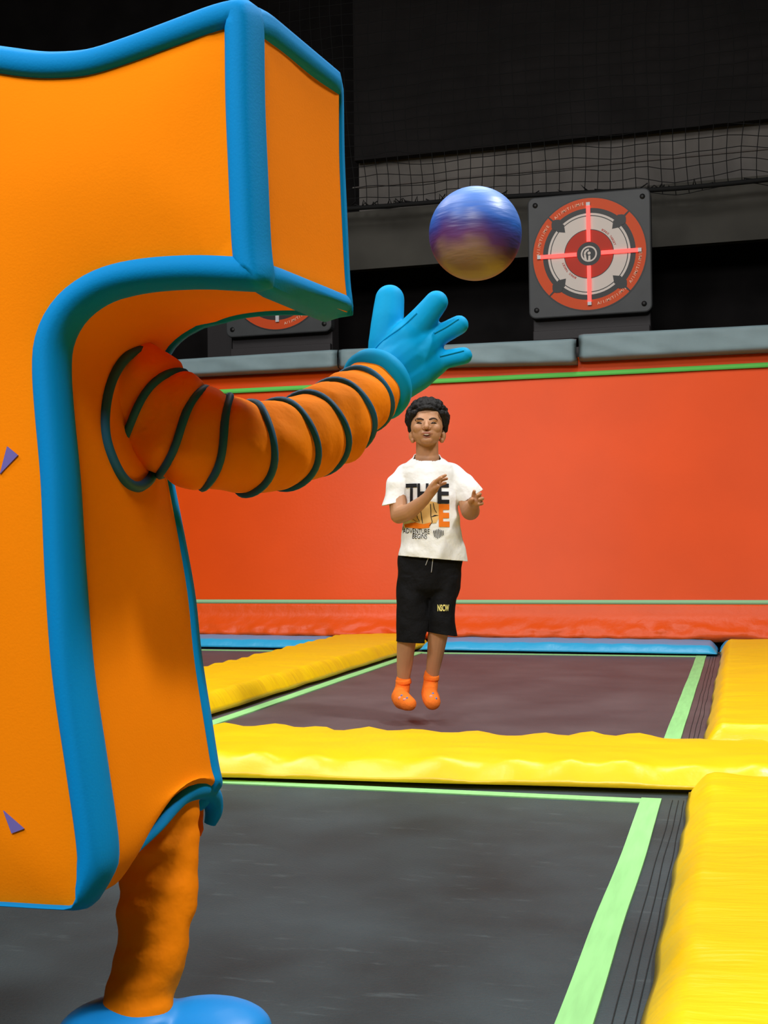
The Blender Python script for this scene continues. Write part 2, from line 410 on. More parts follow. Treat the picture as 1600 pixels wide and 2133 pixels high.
# ------------------------------------------------------------------ pads
def pad(name, m, corners, zb, zt, inset, label, cat='pad', group=None, wr=.006, puck=0, nx=60, ny=16, ends=True, seed=0, fl=None):
    """corners: near-left, near-right, far-right, far-left (x, y) of the pad's foot"""
    c = [Vector((*p, 0)) for p in corners]
    ctr = sum(c, Vector())/4
    lenx = ((c[1]-c[0]).length+(c[2]-c[3]).length)/2; leny = ((c[3]-c[0]).length+(c[2]-c[1]).length)/2
    def params(n, L):
        e = inset/L
        a = [0, e*.18, e*.4, e*.62, e*.8, e, e*1.2, e*1.5]; mid = list(np.linspace(e*1.5, 1-e*1.5, n))[1:-1]
        return a+mid+[1-q for q in a[::-1]]
    us, vs = params(nx, lenx), params(ny, leny)
    def edge(d):
        t = max(0, min(1, d/inset)); return 1-(1-t)**1.6 if d < inset else 1
    bm = bmesh.new(); G = []
    for v in vs:
        row = []
        for u in us:
            p = (c[0]*(1-u)+c[1]*u)*(1-v)+(c[3]*(1-u)+c[2]*u)*v
            du = min(u, 1-u)*lenx; dv = min(v, 1-v)*leny
            h = edge(dv)*edge(du)
            q = Vector((p.x+seed*3.1, p.y+seed*1.7, seed))
            z = zb+(zt-zb)*h
            crown = .010*sstep(0, .5, min(u, 1-u)*lenx)*sstep(0, .5, min(v, 1-v)*leny*2)
            a1 = (wr*(nz((q.x*3, q.y*3, 0))*.8+nz((q.x*(11 if lenx < leny else 5), q.y*(11 if leny < lenx else 5)*1.6, 4))*.5))*min(1, h*1.2)
            # gathers along the pad, strongest at its edge
            g = 0
            if puck:
                s = p.x if lenx > leny else p.y
                k = abs(nz((s*2.1+seed, seed*5.3, .5)))
                g = -puck*(1-min(1, k*5))*math.exp(-min(du if lenx < leny else dv, 9)/.10)
                rip = puck*.35*math.sin(s*31+4*nz((s*2, seed, 0)))*math.exp(-abs(min(du if lenx < leny else dv, 9)-inset*.8)/.06)
                g += rip
            z += crown+a1+g*h
            ox = oy = 0
            if h < .99:
                w = .010*nz((q.x*4, q.y*4, 7))
                if dv < du: oy = w
                else: ox = w
            row.append(bm.verts.new((p.x+ox, p.y+oy, max(zb, z))))
        G.append(row)
    for A, B in zip(G, G[1:]):
        for i in range(len(us)-1): bm.faces.new((A[i], A[i+1], B[i+1], B[i]))
    bnd = [e for e in bm.edges if e.is_boundary]
    bmesh.ops.contextual_create(bm, geom=bnd)
    bmesh.ops.recalc_face_normals(bm, faces=bm.faces)
    o = obj(name, bm, m, None, True, (ctr.x, ctr.y, zb))
    return tag(o, label, cat, group)
GP = 'yellow pads between the trampolines'
pad('frame_pad', M['yellow'], [(-5.2, 3.56), (.95, 4.05), (.95, 4.66), (-5.2, 4.62)], .018, .085, .085, 'yellow padded strip running crosswise between the near and far trampolines', 'pad', GP, .009, .030, 140, 18, seed=1)
pad('frame_pad', M['yellow_run'], [(-.165, -.6), (.75, -.6), (.75, 3.93), (-.165, 3.93)], .018, .090, .075, 'yellow pad along the right edge of the near trampoline, at lower right', 'pad', GP, .010, .014, 18, 150, seed=2)
pad('frame_pad', M['yellow_run'], [(-.15, 4.70), (.80, 4.70), (.80, 9.0), (-.15, 9.0)], .018, .115, .07, 'yellow pad along the right edge of the far trampoline, behind the cross pad', 'pad', GP, .008, .012, 18, 110, seed=3)
pad('frame_pad', M['yellow_run'], [(-3.05, 4.66), (-2.36, 4.66), (-2.32, 9.33), (-3.05, 9.33)], .018, .105, .07, 'yellow pad running away from the costumed person along the far trampoline, left of the boy', 'pad', GP, .007, .012, 18, 110, seed=4)
GB = 'blue pads along the orange wall'
pad('frame_pad', M['blue_pad'], [(-2.30, 8.90), (-.17, 8.82), (-.17, 9.42), (-2.30, 9.44)], .016, .075, .06, 'light blue pad along the foot of the orange wall, behind the boy', 'pad', GB, .005, .008, 90, 10, seed=5)
pad('frame_pad', M['blue_pad'], [(-6.0, 8.90), (-3.07, 8.90), (-3.07, 9.44), (-6.0, 9.5)], .016, .075, .06, 'light blue pad at the foot of the orange wall, left of the long yellow pad', 'pad', GB, .005, .008, 60, 10, seed=6)
pad('frame_pad', M['blue_pad'], [(-.16, 9.03), (1.6, 9.01), (1.6, 9.42), (-.16, 9.42)], .016, .075, .06, 'light blue pad strip at far right, between the right yellow pad and the orange wall', 'pad', GB, .005, .008, 40, 10, seed=7)

# ------------------------------------------------------------------ orange wall trampoline
def wall_y(z): return 9.45+.283*(z-.1)
WX0, WX1 = -6.2, 1.7
wt = thing('wall_trampoline', ((WX0+WX1)/2, 9.7, -.6), 'big orange trampoline wall leaning back behind the boy, green strips near top and bottom', 'trampoline wall')
def wall_sheet(z0, z1, off, nxx, nzz, th, fn=None):
    bm = bmesh.new(); G = []
    for j in range(nzz+1):
        z = z0+(z1-z0)*j/nzz
        G.append([])
        for i in range(nxx+1):
            x = WX0+(WX1-WX0)*i/nxx
            d = fn(x, j/nzz) if fn else 0
            G[-1].append(bm.verts.new((x, wall_y(z)-off-d, z)))
    for A, B in zip(G, G[1:]):
        for i in range(nxx): bm.faces.new((A[i], A[i+1], B[i+1], B[i]))
    r = bmesh.ops.extrude_face_region(bm, geom=bm.faces[:])
    for g in r['geom']:
        if isinstance(g, bmesh.types.BMVert): g.co.y += th
    bmesh.ops.recalc_face_normals(bm, faces=bm.faces)
    return bm
obj('wall_mat', wall_sheet(.30, 2.30, 0, 80, 30, .02, lambda x, t: -.05*math.sin(math.pi*t)+.006*nz((x*1.1, t*2, 0))), M['orange_wall'], wt)
def line_on_wall(z, hw, off):
    return wall_sheet(z-hw, z+hw, off, 60, 1, .006, lambda x, t: .003*nz((x*2, 0, 0)))
obj('border_webbing', line_on_wall(2.155, .020, .010), mat('lime_webbing', (.13, .56, .10), .7, .2), wt)
obj('border_webbing', line_on_wall(.340, .017, .012), mat('sage_webbing', (.30, .55, .30), .7, .2), wt)
def skirt_fn(x, t):
    fold = .020*nz((x*5, t*5, 2))+.020*nz((x*13, t*7, 8))
    return .03+.07*sstep(.75, .15, t)+fold*sstep(.65, .25, t)-.05*sstep(.12, 0, t)
obj('skirt', wall_sheet(.055, .325, 0, 260, 16, .01, skirt_fn), M['orange_skirt'], wt)
bm = bmesh.new()
for x in (WX0+.05, -4.2, -2.3, -.3, WX1-.05):
    add_tube(bm, [(x, wall_y(.1)+.1, -.6), (x, wall_y(2.3)+.1, 2.3)], .03, 8)
add_tube(bm, [(WX0, wall_y(2.25)+.08, 2.25), (WX1, wall_y(2.25)+.08, 2.25)], .03, 8)
obj('frame', bm, M['steel'], wt)
bm = bmesh.new(); add_box(bm, WX0, WX1, 10.12, 10.6, 1.9, 2.26)
box_struct('trim_5', WX0, WX1, 10.2, 10.7, -.6, 2.25, M['black_wall'])
bm.free()

# grey pads capping the wall
def cap_pad(px0, px1, t0, t1, b0, b1, label, seed):
    Y = 9.92
    A, B, C_, D = onY(px0, b0, Y), onY(px1, b1, Y), onY(px1, t1, Y), onY(px0, t0, Y)
    bm = bmesh.new(); G = []; n = 50; mz = 8
    prof = [(0, .45), (0, .06), (.03, .02), (.08, .004)]+[(q, 0) for q in np.linspace(.15, .85, mz)]+[(.92, .004), (.97, .02), (1, .06), (1.0, .45)]
    for (v, dy) in prof:
        row = []
        for i in range(n+1):
            u = i/n
            p = (A*(1-u)+B*u)*(1-v)+(D*(1-u)+C_*u)*v
            e = min(u, 1-u)*(B-A).length
            d = dy+(.02*(1-min(1, e/.02))**2 if e < .02 else 0)
            w = 0
            if dy < .05:
                ph = (p.x*.8+p.z*2.4)
                w = -.012*max(0, nz((ph*4+seed, seed*3, 1))+.1)+.005*nz((p.x*3, p.z*6, seed))
            row.append(bm.verts.new((p.x, Y+d+w, p.z)))
        G.append(row)
    for P, Q in zip(G, G[1:]):
        for i in range(n): bm.faces.new((P[i], P[i+1], Q[i+1], Q[i]))
    bnd = [e for e in bm.edges if e.is_boundary]
    bmesh.ops.contextual_create(bm, geom=bnd)
    bmesh.ops.recalc_face_normals(bm, faces=bm.faces)
    o = obj('wall_pad', bm, M['grey_pad'], None, True, ((A+B)/2+Vector((0, .15, 0))))
    tag(o, label, 'pad', 'grey pads along the top of the orange wall')
cap_pad(60, 701, 766, 726, 798, 766, 'grey wrinkled pad on top of the orange wall, left, below the unlit target', 1)
cap_pad(704, 1200, 726, 703, 766, 756, 'grey pad on top of the orange wall right behind the raised blue glove', 2)
cap_pad(1205, 1800, 694, 664, 749, 720, 'grey pad on top of the orange wall at right, beneath the lit target', 3)

# ------------------------------------------------------------------ targets
TY = 10.42
def annulus(bm, c, r0, r1, y, mi, n=72):
    a = []; 
    for k in range(n):
        t = 2*math.pi*k/n; dx, dz = math.cos(t), math.sin(t)
        a.append((bm.verts.new((c.x+r0*dx, y, c.z+r0*dz)) if r0 > 0 else None, bm.verts.new((c.x+r1*dx, y, c.z+r1*dz))))
    if r0 > 0:
        for k in range(n):
            f = bm.faces.new((a[k][0], a[(k+1) % n][0], a[(k+1) % n][1], a[k][1])); f.material_index = mi
    else:
        f = bm.faces.new([q[1] for q in a]); f.material_index = mi
def poly(bm, c, pts, y, mi):
    f = bm.faces.new([bm.verts.new((c.x+p[0], y, c.z+p[1])) for p in pts]); f.material_index = mi
def arc_text(bm, c, s, R, a_mid, size, y, mi, inward):
    adv = size*.62; n = len(s)
    for i, ch in enumerate(s):
        off = (i-(n-1)/2)*adv/R
        ang = a_mid-off if not inward else a_mid+off     # clockwise on top, counter-clockwise below
        tb = text_bm(ch, size, 0, size*.015)
        rot = ang-math.pi/2 if not inward else ang+math.pi/2
        for f in tb.faces:
            vs = []
            for v in f.verts:
                x, z = v.co.x, v.co.y
                vs.append(bm.verts.new((c.x+R*math.cos(ang)+x*math.cos(rot)-z*math.sin(rot), y, c.z+R*math.sin(ang)+x*math.sin(rot)+z*math.cos(rot))))
            ff = bm.faces.new(vs); ff.material_index = mi
        tb.free()
def target(c, R, label, lit):
    W_ = R*1.09
    t = thing('target', (c.x, TY+.05, c.z-R*1.5), label, 'target', 'round targets above the orange wall')
    bm = bmesh.new(); add_box(bm, c.x-W_, c.x+W_, TY, TY+.09, c.z-W_*1.01, c.z+W_*1.01)
    es = [e for e in bm.edges if abs(e.verts[0].co.y-e.verts[1].co.y) > .05]
    bmesh.ops.bevel(bm, geom=es, offset=.06, segments=5, profile=.5, affect='EDGES')
    es = [e for e in bm.edges if all(abs(v.co.y-TY) < 1e-5 for v in e.verts)]
    bmesh.ops.bevel(bm, geom=es, offset=.012, segments=2, profile=.5, affect='EDGES')
    obj('housing', bm, M['housing'], t, smooth=False)
    bm = bmesh.new(); y = TY-.002; ms = [M['t_orange'], M['t_black'], M['t_white'], M['t_red'], M['letter']]
    def ann(r0, r1, mi, k): annulus(bm, c, r0*R, r1*R, y-.0006*k, mi)
    ann(0, 1.025, 1, 0); ann(0, 1.0, 0, 1); ann(.73, .82, 1, 2); ann(0, .73, 2, 3); ann(.675, .69, 1, 4)
    ann(0, .44, 1, 4); ann(0, .428, 3, 5); ann(0, .21, 1, 6); ann(.115, .142, 2, 7)
    # glyph in the bull's eye: a quarter arc, a dot and a stem
    def pts_arc(r0, r1, a0, a1, n=12):
        A = [(R*r1*math.cos(a0+(a1-a0)*i/n), R*r1*math.sin(a0+(a1-a0)*i/n)) for i in range(n+1)]
        B = [(R*r0*math.cos(a0+(a1-a0)*i/n), R*r0*math.sin(a0+(a1-a0)*i/n)) for i in range(n+1)]
        return A+B[::-1]
    q = math.pi
    poly(bm, c, pts_arc(.055, .09, q*.5, q*1.02), y-.0048, 2)
    poly(bm, c, [(-.09*R, 0), (-.055*R, 0), (-.035*R, -.12*R), (-.08*R, -.095*R)], y-.0048, 2)
    poly(bm, c, [(-.018*R+.004, -.03*R), (.026*R, -.03*R), (.026*R, -.13*R), (-.018*R, -.13*R)], y-.0048, 2)
    annulus(bm, Vector((c.x+.002, 0, c.z+.012*R)), 0, .028*R, y-.0048, 2, 16)
    # four spade marks
    for a in (q/4, 3*q/4, 5*q/4, 7*q/4):
        ra, ta = Vector((math.cos(a), math.sin(a))), Vector((-math.sin(a), math.cos(a)))
        prof = [(.585, 0), (.70, .085), (.735, .075), (.78, .10), (.83, .098), (.88, .05), (.90, .016), (1.0, .012)]
        pp = [ra*r*R+ta*w*R for r, w in prof]+[ra*r*R-ta*w*R for r, w in prof[::-1] if w]
        poly(bm, c, [tuple(p) for p in pp], y-.004, 1)
    TXT = 'A/I/M/T/I/M/E'
    arc_text(bm, c, TXT, .905*R, math.radians(113), .036*R*2, y-.003, 4, False)
    arc_text(bm, c, TXT, .905*R, math.radians(160), .036*R*2, y-.003, 4, False)
    arc_text(bm, c, TXT, .905*R, math.radians(-63), .036*R*2, y-.003, 4, True)
    arc_text(bm, c, TXT, .905*R, math.radians(-20), .036*R*2, y-.003, 4, True)
    for a in (38, 218):
        arc_text(bm, c, 'BONUS TARGET', .475*R, math.radians(a), .026*R*2, y-.003, 3, False)
    bmesh.ops.recalc_face_normals(bm, faces=bm.faces)
    for f in bm.faces:
        if f.normal.y > 0: f.normal_flip()
    obj('target_face', bm, ms, t, smooth=False)
    for dx, dz in ((1, 0), (-1, 0), (0, 1), (0, -1)):
        bm = bmesh.new(); hw = .034*R
        def bar(r0, r1):
            x0, x1 = sorted((dx*r0*R, dx*r1*R)); z0, z1 = sorted((dz*r0*R, dz*r1*R))
            if dx: z0, z1 = -hw, hw
            else: x0, x1 = -hw, hw
            bb = bmesh.new(); add_box(bb, c.x+x0, c.x+x1, TY-.018, TY-.004, c.z+z0, c.z+z1); return bb
        bm = bar(.215, .86)
        s = obj('led_strip', bm, M['led_on' if lit else 'led_off'], t, smooth=False)
        if lit: obj('strip_end', bar(.86, .92), M['led_off'], s, smooth=False)
    for dx in (-1, 1):
        for dz in (-1, 1):
            bm = bmesh.new()
            p = Vector((c.x+dx*W_*.87, TY, c.z+dz*W_*.87))
            add_tube(bm, [p+Vector((0, .01, 0)), p-Vector((0, .006, 0))], .022, 14)
            obj('bolt', bm, M['t_black'], t)
    bm = bmesh.new()
    add_box(bm, c.x-W_*.96, c.x+W_*.96, TY+.09, TY+.28, 2.25, c.z+W_*.8, .01)
    obj('support_box', bm, M['box'], t, smooth=False)
    bm = bmesh.new(); add_box(bm, c.x-W_*.95, c.x+W_*.95, TY+.04, TY+.1, c.z-W_*1.36, c.z-W_*1.2, .008)
    obj('bracket', bm, M['box'], t, smooth=False)
    return t
tc_ = onY(1227, 529, TY)
TR = (onY(1227, 412, TY)-onY(1227, 645, TY)).length/2
target(tc_, TR, 'round orange and white target lit with a glowing red cross, at upper right', True)
tl_ = onY(578, 579, TY)
tl_.z = tc_.z-.005
target(tl_, TR*.985, 'unlit round target mostly hidden behind the costume head, only its lower rim showing', False)

# ------------------------------------------------------------------ safety net
NY = 11.0
pa = [(560, 446), (735, 434), (870, 424), (1000, 413), (1200, 402), (1400, 393), (1600, 374), (1760, 356)]
rope = [onY(x, y, NY) for x, y in pa]
ropec = [Vector(p) for p in cr(rope, 8)]
rx = np.array([p.x for p in ropec]); rz = np.array([p.z for p in ropec])
nt_ = thing('safety_net', (float(rx.mean()), NY, 3.4), 'black safety net hanging in front of the dark upper wall, above the lit target', 'net')
bm = bmesh.new(); add_tube(bm, ropec, .022, 8)
for _ in range(60):
    i = random.randrange(len(ropec)-1); p = ropec[i]
    add_tube(bm, [p, p+Vector((random.uniform(-.06, .06), -.02, random.uniform(.0, .07))), p+Vector((random.uniform(-.1, .1), 0, .01))], .006, 4)
obj('edge_rope', bm, M['net'], nt_)
bm = bmesh.new(); top = 6.6; step = .115
def net_pt(x, k, nk):
    zb0 = float(np.interp(x, rx, rz)); t = k/nk
    z = zb0+(top-zb0)*t
    s = (1-t)**2
    return Vector((x+.07*nz((x*1.3, z*1.1, 0)), NY+.06*nz((x, z, 4)), z-.10*s*abs(nz((x*1.1, t*3, 9)))+.03*nz((x*3, z*2, 3))))
NK = 26; xs = np.arange(rx.min(), rx.max(), step)
for x in xs: add_tube(bm, [net_pt(x, k, NK) for k in range(NK+1)], .0035, 4)
for k in range(NK+1): add_tube(bm, [net_pt(x, k, NK) for x in xs], .0035, 4)
tag(obj('mesh', bm, M['net'], nt_), kind='stuff')

# ------------------------------------------------------------------ ball
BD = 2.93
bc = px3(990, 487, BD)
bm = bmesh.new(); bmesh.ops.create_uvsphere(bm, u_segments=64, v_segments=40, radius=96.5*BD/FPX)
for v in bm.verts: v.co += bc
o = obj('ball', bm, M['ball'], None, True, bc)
tag(o, 'shiny blue ball in mid-air above the blue glove', 'ball')

# ------------------------------------------------------------------ costumed person
YF, YB = 1.48, 1.88
Fpx = [(-130, 86), (0, 103), (60, 111), (115, 113), (180, 107), (250, 86), (350, 49), (430, 19), (475, 6), (500, 4), (513, 14), (516, 45),
       (518, 200), (524, 350), (531, 500), (538, 560), (541, 580), (530, 588), (500, 586), (400, 582), (300, 588), (225, 604), (172, 632), (137, 668),
       (116, 715), (112, 770), (117, 850), (130, 1000), (139, 1200), (154, 1400), (183, 1600), (203, 1740), (207, 1800), (200, 1828), (182, 1860), (160, 1888), (120, 1890), (0, 1883), (-130, 1878)]
FW = [onY(x, y, YF) for x, y in Fpx]
XC = onY(-210, 1000, YF).x
half = [np.array((p.x, p.z)) for p in FW]
half = [np.array((XC, half[0][1]-.0+.01))]+half+[np.array((XC, half[-1][1]+.0))]
curve = cr(half, 6)
full = list(curve)+[np.array((2*XC-p[0], p[1])) for p in curve[::-1]][1:-1]
OUT = resample(full, .012, True)
N = len(OUT)
def outward(P):
    T = np.roll(P, -2, 0)-np.roll(P, 2, 0); T /= np.linalg.norm(T, axis=1)[:, None]
    n = np.stack([-T[:, 1], T[:, 0]], 1)      # outline runs clockwise seen from the camera
    return n
ON = outward(OUT)
if np.dot(ON[N//20], np.array((0, 1.0))) < 0: ON = -ON
zb_body = OUT[:, 1].min()
INS = np.array([1-.92*sstep(-.25, -.95, n[1])*sstep(zb_body+.16, zb_body+.03, p[1]) for p, n in zip(OUT, ON)])
def body_pt(i, t, u=0.0, y_off=0.0):
    """point of the foam shell: outline index i, depth t (0 near face, 1 far face), u outward from the outline"""
    x, z = OUT[i]+ON[i]*(u*INS[i] if u < 0 else u)
    s = 1 if x > XC else -1
    dz = .042*sstep(.85, 1.3, z)
    dx = 0
    if z < 1.12: dx = -.036*sstep(.66, .98, z)
    if z > 1.07: dx *= sstep(1.18, 1.08, z)
    bl = sstep(zb_body+.14, zb_body+.02, z)*sstep(.10, .22, abs(x-XC))
    arch = .085*bl*math.sin(math.pi*min(1, max(0, (t-.30)/.85)))
    return Vector((x+s*dx*t, YF+(YB-YF)*t+y_off, z+dz*t+arch))
person = thing('person', (XC, 1.7, 0), 'person in a bulky orange foam costume edged in blue, seen from behind, blue glove raised', 'person')
def shell(profile, ids=None):
    bm = bmesh.new(); rows = [[bm.verts.new(body_pt(i, t, u, yo)) for i in range(N)] for (u, t, yo) in profile]
    for A, B in zip(rows, rows[1:]):
        for i in range(N): bm.faces.new((A[i], A[(i+1) % N], B[(i+1) % N], B[i]))
    bmesh.ops.recalc_face_normals(bm, faces=bm.faces); return bm
def puff(x, z):
    return .004*nz((x*3, z*3, 0))
def face_panel(inset, t, yo, sgn):
    P = OUT-ON*(inset*INS)[:, None]
    xmin, zmin = P.min(0); xmax, zmax = P.max(0)
    pts = [Vector(p) for p in P]; n0 = len(pts)
    # interior points
    def inside(x, z):
        c = False; j = n0-1
        for i in range(n0):
            if (P[i][1] > z) != (P[j][1] > z) and x < (P[j][0]-P[i][0])*(z-P[i][1])/(P[j][1]-P[i][1])+P[i][0]: c = not c
            j = i
        return c
    for x in np.arange(xmin, xmax, .035):
        for z in np.arange(zmin, zmax, .035):
            if inside(x, z) and np.min(np.sum((P-np.array((x, z)))**2, 1)) > .02**2: pts.append(Vector((x, z)))
    v, e, f, *_ = delaunay_2d_cdt(pts, [], [list(range(n0))], 1, 1e-6)
    bm = bmesh.new(); V = []
    for q in v:
        d = math.sqrt(np.min(np.sum((P-np.array((q.x, q.y)))**2, 1)))
        dz = .042*sstep(.85, 1.3, q.y)*t
        bul = .022*(1-math.exp(-d/.08))+puff(q.x, q.y)*min(1, d/.05)
        tuck = 0.05*sstep(zmin+.32, zmin, q.y)*sgn
        V.append(bm.verts.new((q.x, YF+(YB-YF)*t+yo-sgn*bul, q.y+dz)))
    for q in f:
        try: bm.faces.new([V[k] for k in q])
        except ValueError: pass
    bmesh.ops.recalc_face_normals(bm, faces=bm.faces)
    for ff in bm.faces:
        if ff.normal.y*sgn > 0: ff.normal_flip()
    return bm
obj('back_panel', face_panel(.030, 0, .002, 1), M['foam_orange'], person)
obj('front_panel', face_panel(.030, 1, -.002, -1), M['foam_orange'], person)
prof = [(-.033, 0, .006), (-.031, 0, -.004), (-.026, 0, -.010), (-.014, 0, -.013), (-.004, 0, -.010), (.002, 0, -.002), (.006, .02, 0), (.009, .05, 0), (.009, .085, 0), (.005, .115, 0), (-.004, .125, 0)]
obj('piping', shell(prof), M['foam_blue'], person)
prof2 = [(-.033, 1, -.006), (-.031, 1, .004), (-.024, 1, .010), (-.010, 1, .012), (.000, 1, .006), (.004, .985, 0), (.006, .96, 0), (.005, .945, 0), (-.004, .935, 0)]
obj('piping', shell(prof2), M['foam_blue'], person)
# blue bands along the head's corners, running from the near face to the far one
def corner_band(px, py, name='piping', half_w=.030):
    q = onY(px, py, YF); ci = int(np.argmin(np.sum((OUT-np.array((q.x, q.z)))**2, 1)))
    for sgn in (1, -1):
        bm = bmesh.new(); k = 9; rows = []
        for t in np.linspace(.07, .965, 16):
            row = []
            for j in range(-k, k+1):
                a = abs(j)/k; w = half_w*(1-.15*t)
                idx = (ci+int(round(j/k*w/.012*1.0))) % N
                row.append((ci+j/k*w/.012, t, (.004+.009*sstep(.07, .16, t)*sstep(.97, .90, t))*(1-a**4)-.003*(a > .99)))
            rows.append(row)
        def P_(f, t, u):
            i0 = int(math.floor(f)); fr = f-i0
            p = body_pt(i0 % N, t, u).lerp(body_pt((i0+1) % N, t, u), fr)
            if sgn < 0: p.x = 2*XC-p.x
            return p
        V = [[bm.verts.new(P_(*c)) for c in r] for r in rows]
        for A, B_ in zip(V, V[1:]):
            for c in range(len(A)-1): bm.faces.new((A[c], A[c+1], B_[c+1], B_[c]))
        bmesh.ops.recalc_face_normals(bm, faces=bm.faces)
        obj(name, bm, M['foam_blue'], person)
corner_band(508, 8); corner_band(541, 580)
side_bm = shell([(0, t, 0) for t in np.linspace(.10, .955, 16)])
for v in side_bm.verts:
    v.co += v.normal*0 + Vector((.004*nz((v.co.x*4, v.co.y*5, v.co.z*3)), 0, 0))
SIDE = BVHTree.FromBMesh(side_bm)
obj('side_panel', side_bm, M['foam_orange'], person)
def on_side(px, py, lift=.0):
    d = pxdir(px, py).normalized()
    h = SIDE.ray_cast(CAM, d)
    if h[0] is None: return None
    return h[0]-d*lift
# small purple prints on the back
bkt = BVHTree.FromObject(bpy.data.objects['back_panel'], bpy.context.evaluated_depsgraph_get())
def decal(pts):
    bm = bmesh.new(); vs = []
    for x, y in pts:
        p = onY(x, y, YF); loc = p-ORG['back_panel']
        h = bkt.ray_cast(loc-Vector((0, .3, 0)), Vector((0, 1, 0)))
        q = (h[0]+ORG['back_panel']) if h[0] else p
        vs.append(q+Vector((0, -.0025, 0)))
    a = [bm.verts.new(v) for v in vs]; b_ = [bm.verts.new(v+Vector((0, .002, 0))) for v in vs]
    bm.faces.new(a); bm.faces.new(b_[::-1])
    for i in range(len(a)): bm.faces.new((a[i], b_[i], b_[(i+1) % len(a)], a[(i+1) % len(a)]))
    bmesh.ops.recalc_face_normals(bm, faces=bm.faces)
    tag(obj('triangle_print', bm, M['purple'], person, False), 'small purple triangle')
bpy.context.view_layer.update()
decal([(23, 931), (43, 949), (10, 989)]); decal([(20, 1684), (61, 1722), (37, 1731)])

# arm: padded sleeve with hoops
arm_px = [(190, 765, 2.00, 100), (258, 815, 1.985, 112), (321, 860, 1.97, 106), (382, 900, 1.97, 104), (450, 921, 1.98, 101), (517, 934, 2.00, 97), (587, 926, 2.06, 93), (650, 903, 2.14, 87), (708, 868, 2.22, 79), (756, 830, 2.31, 67), (790, 800, 2.38, 58)]
sec = [(*px3(a, b_, d), r*d/FPX) for a, b_, d, r in arm_px]
PER = 12
fine = cr(sec, PER)
apts = [Vector(p[:3]) for p in fine]; arad = [p[3] for p in fine]
hoop_idx = [2*PER, 3*PER, 4*PER, 5*PER, 6*PER, 7*PER, 8*PER, 9*PER-1]
def sleeve_bm():
    bm = bmesh.new(); n = 48; x = None; rings = []
    for i, p in enumerate(apts):
        d = (apts[min(i+1, len(apts)-1)]-apts[max(i-1, 0)]).normalized()
        if x is None: x, y = frame_of(d)
        else: x = (x-d*x.dot(d)).normalized(); y = d.cross(x).normalized()
        dist = min(abs(i-h) for h in hoop_idx)
        pf = 1+.055*(1-math.exp(-(dist/2.6)**2))
        ring = []
        for k in range(n):
            t = 2*math.pi*k/n
            v = x*math.cos(t)+y*math.sin(t)
            q = p+v*arad[i]
            w = .006*nz((q.x*22, q.y*22, q.z*22))+.010*nz((q.x*10+5, q.y*10, q.z*10))
            ring.append(bm.verts.new(p+v*(arad[i]*pf*.97+w*min(1, dist/3+.15))))
        rings.append(ring)
    for A, B in zip(rings, rings[1:]):
        for k in range(n): bm.faces.new((A[k], A[(k+1) % n], B[(k+1) % n], B[k]))
    bm.faces.new(rings[0][::-1]); bm.faces.new(rings[-1])
    bmesh.ops.recalc_face_normals(bm, faces=bm.faces); return bm
def mirror(bm):
    for v in bm.verts: v.co.x = 2*XC-v.co.x
    bmesh.ops.reverse_faces(bm, faces=bm.faces); return bm
def hoop_bm(h):
    d = (apts[h+1]-apts[h-1]).normalized(); x, y = frame_of(d)
    pts = [apts[h]+(x*math.cos(t)+y*math.sin(t))*arad[h]*.985+d*.004*math.sin(3*t) for t in [2*math.pi*k/40 for k in range(40)]]
    return tube(pts, .0068, 8, True)
sl = obj('sleeve', sleeve_bm(), M['cloth_orange'], person)
for h in hoop_idx: obj('piping', hoop_bm(h), M['dark_blue'], sl)
sm = obj('sleeve', mirror(sleeve_bm()), M['cloth_orange'], person)
for h in hoop_idx: obj('piping', mirror(hoop_bm(h)), M['dark_blue'], sm)
# outline where the sleeve joins the body
arm_ring = [(302, 727), (264, 743), (234, 788), (219, 850), (220, 910), (238, 965), (262, 1003), (290, 1014), (312, 998), (322, 975)]
rp_ = [on_side(x, y, .006) for x, y in arm_ring]
rp_ = [p for p in rp_ if p]
if len(rp_) > 3:
    obj('armhole_piping', tube([Vector(p) for p in cr(rp_, 6)], .0085, 8), M['dark_blue'], person)

# glove
GD = 2.42
def g(px, py, dd=0, r=0): 
    return (px3(px, py, GD+dd), r*(GD+dd)/FPX)
def glove_bm():
    bm = bmesh.new()
    chain(bm, [g(795, 790, -.02, 48), g(850, 745, 0, 50), g(885, 718, .02, 40)])
    chain(bm, [g(815, 808, -.02, 40), g(868, 775, 0, 40), g(905, 755, .02, 30)])
    chain(bm, [g(800, 770, 0, 40), g(845, 708, 0, 36), g(862, 688, .01, 32)])
    chain(bm, [g(798, 770, .03, 34), g(800, 715, .03, 33), g(808, 665, .04, 34), g(812, 624, .05, 31)])      # thumb
    chain(bm, [g(855, 695, .01, 33), g(885, 660, .0, 28), g(909, 630, -.01, 25)])                            # index
    chain(bm, [g(885, 718, .02, 26), g(922, 695, .01, 22), g(956, 677, 0, 20.5)])                            # middle
    chain(bm, [g(890, 762, .02, 27), g(930, 748, .01, 20), g(966, 741, 0, 18.5)])                            # little
    return bm
gm = melt(glove_bm(), .0035, 6)
gl = obj('glove', gm, M['glove'], person)
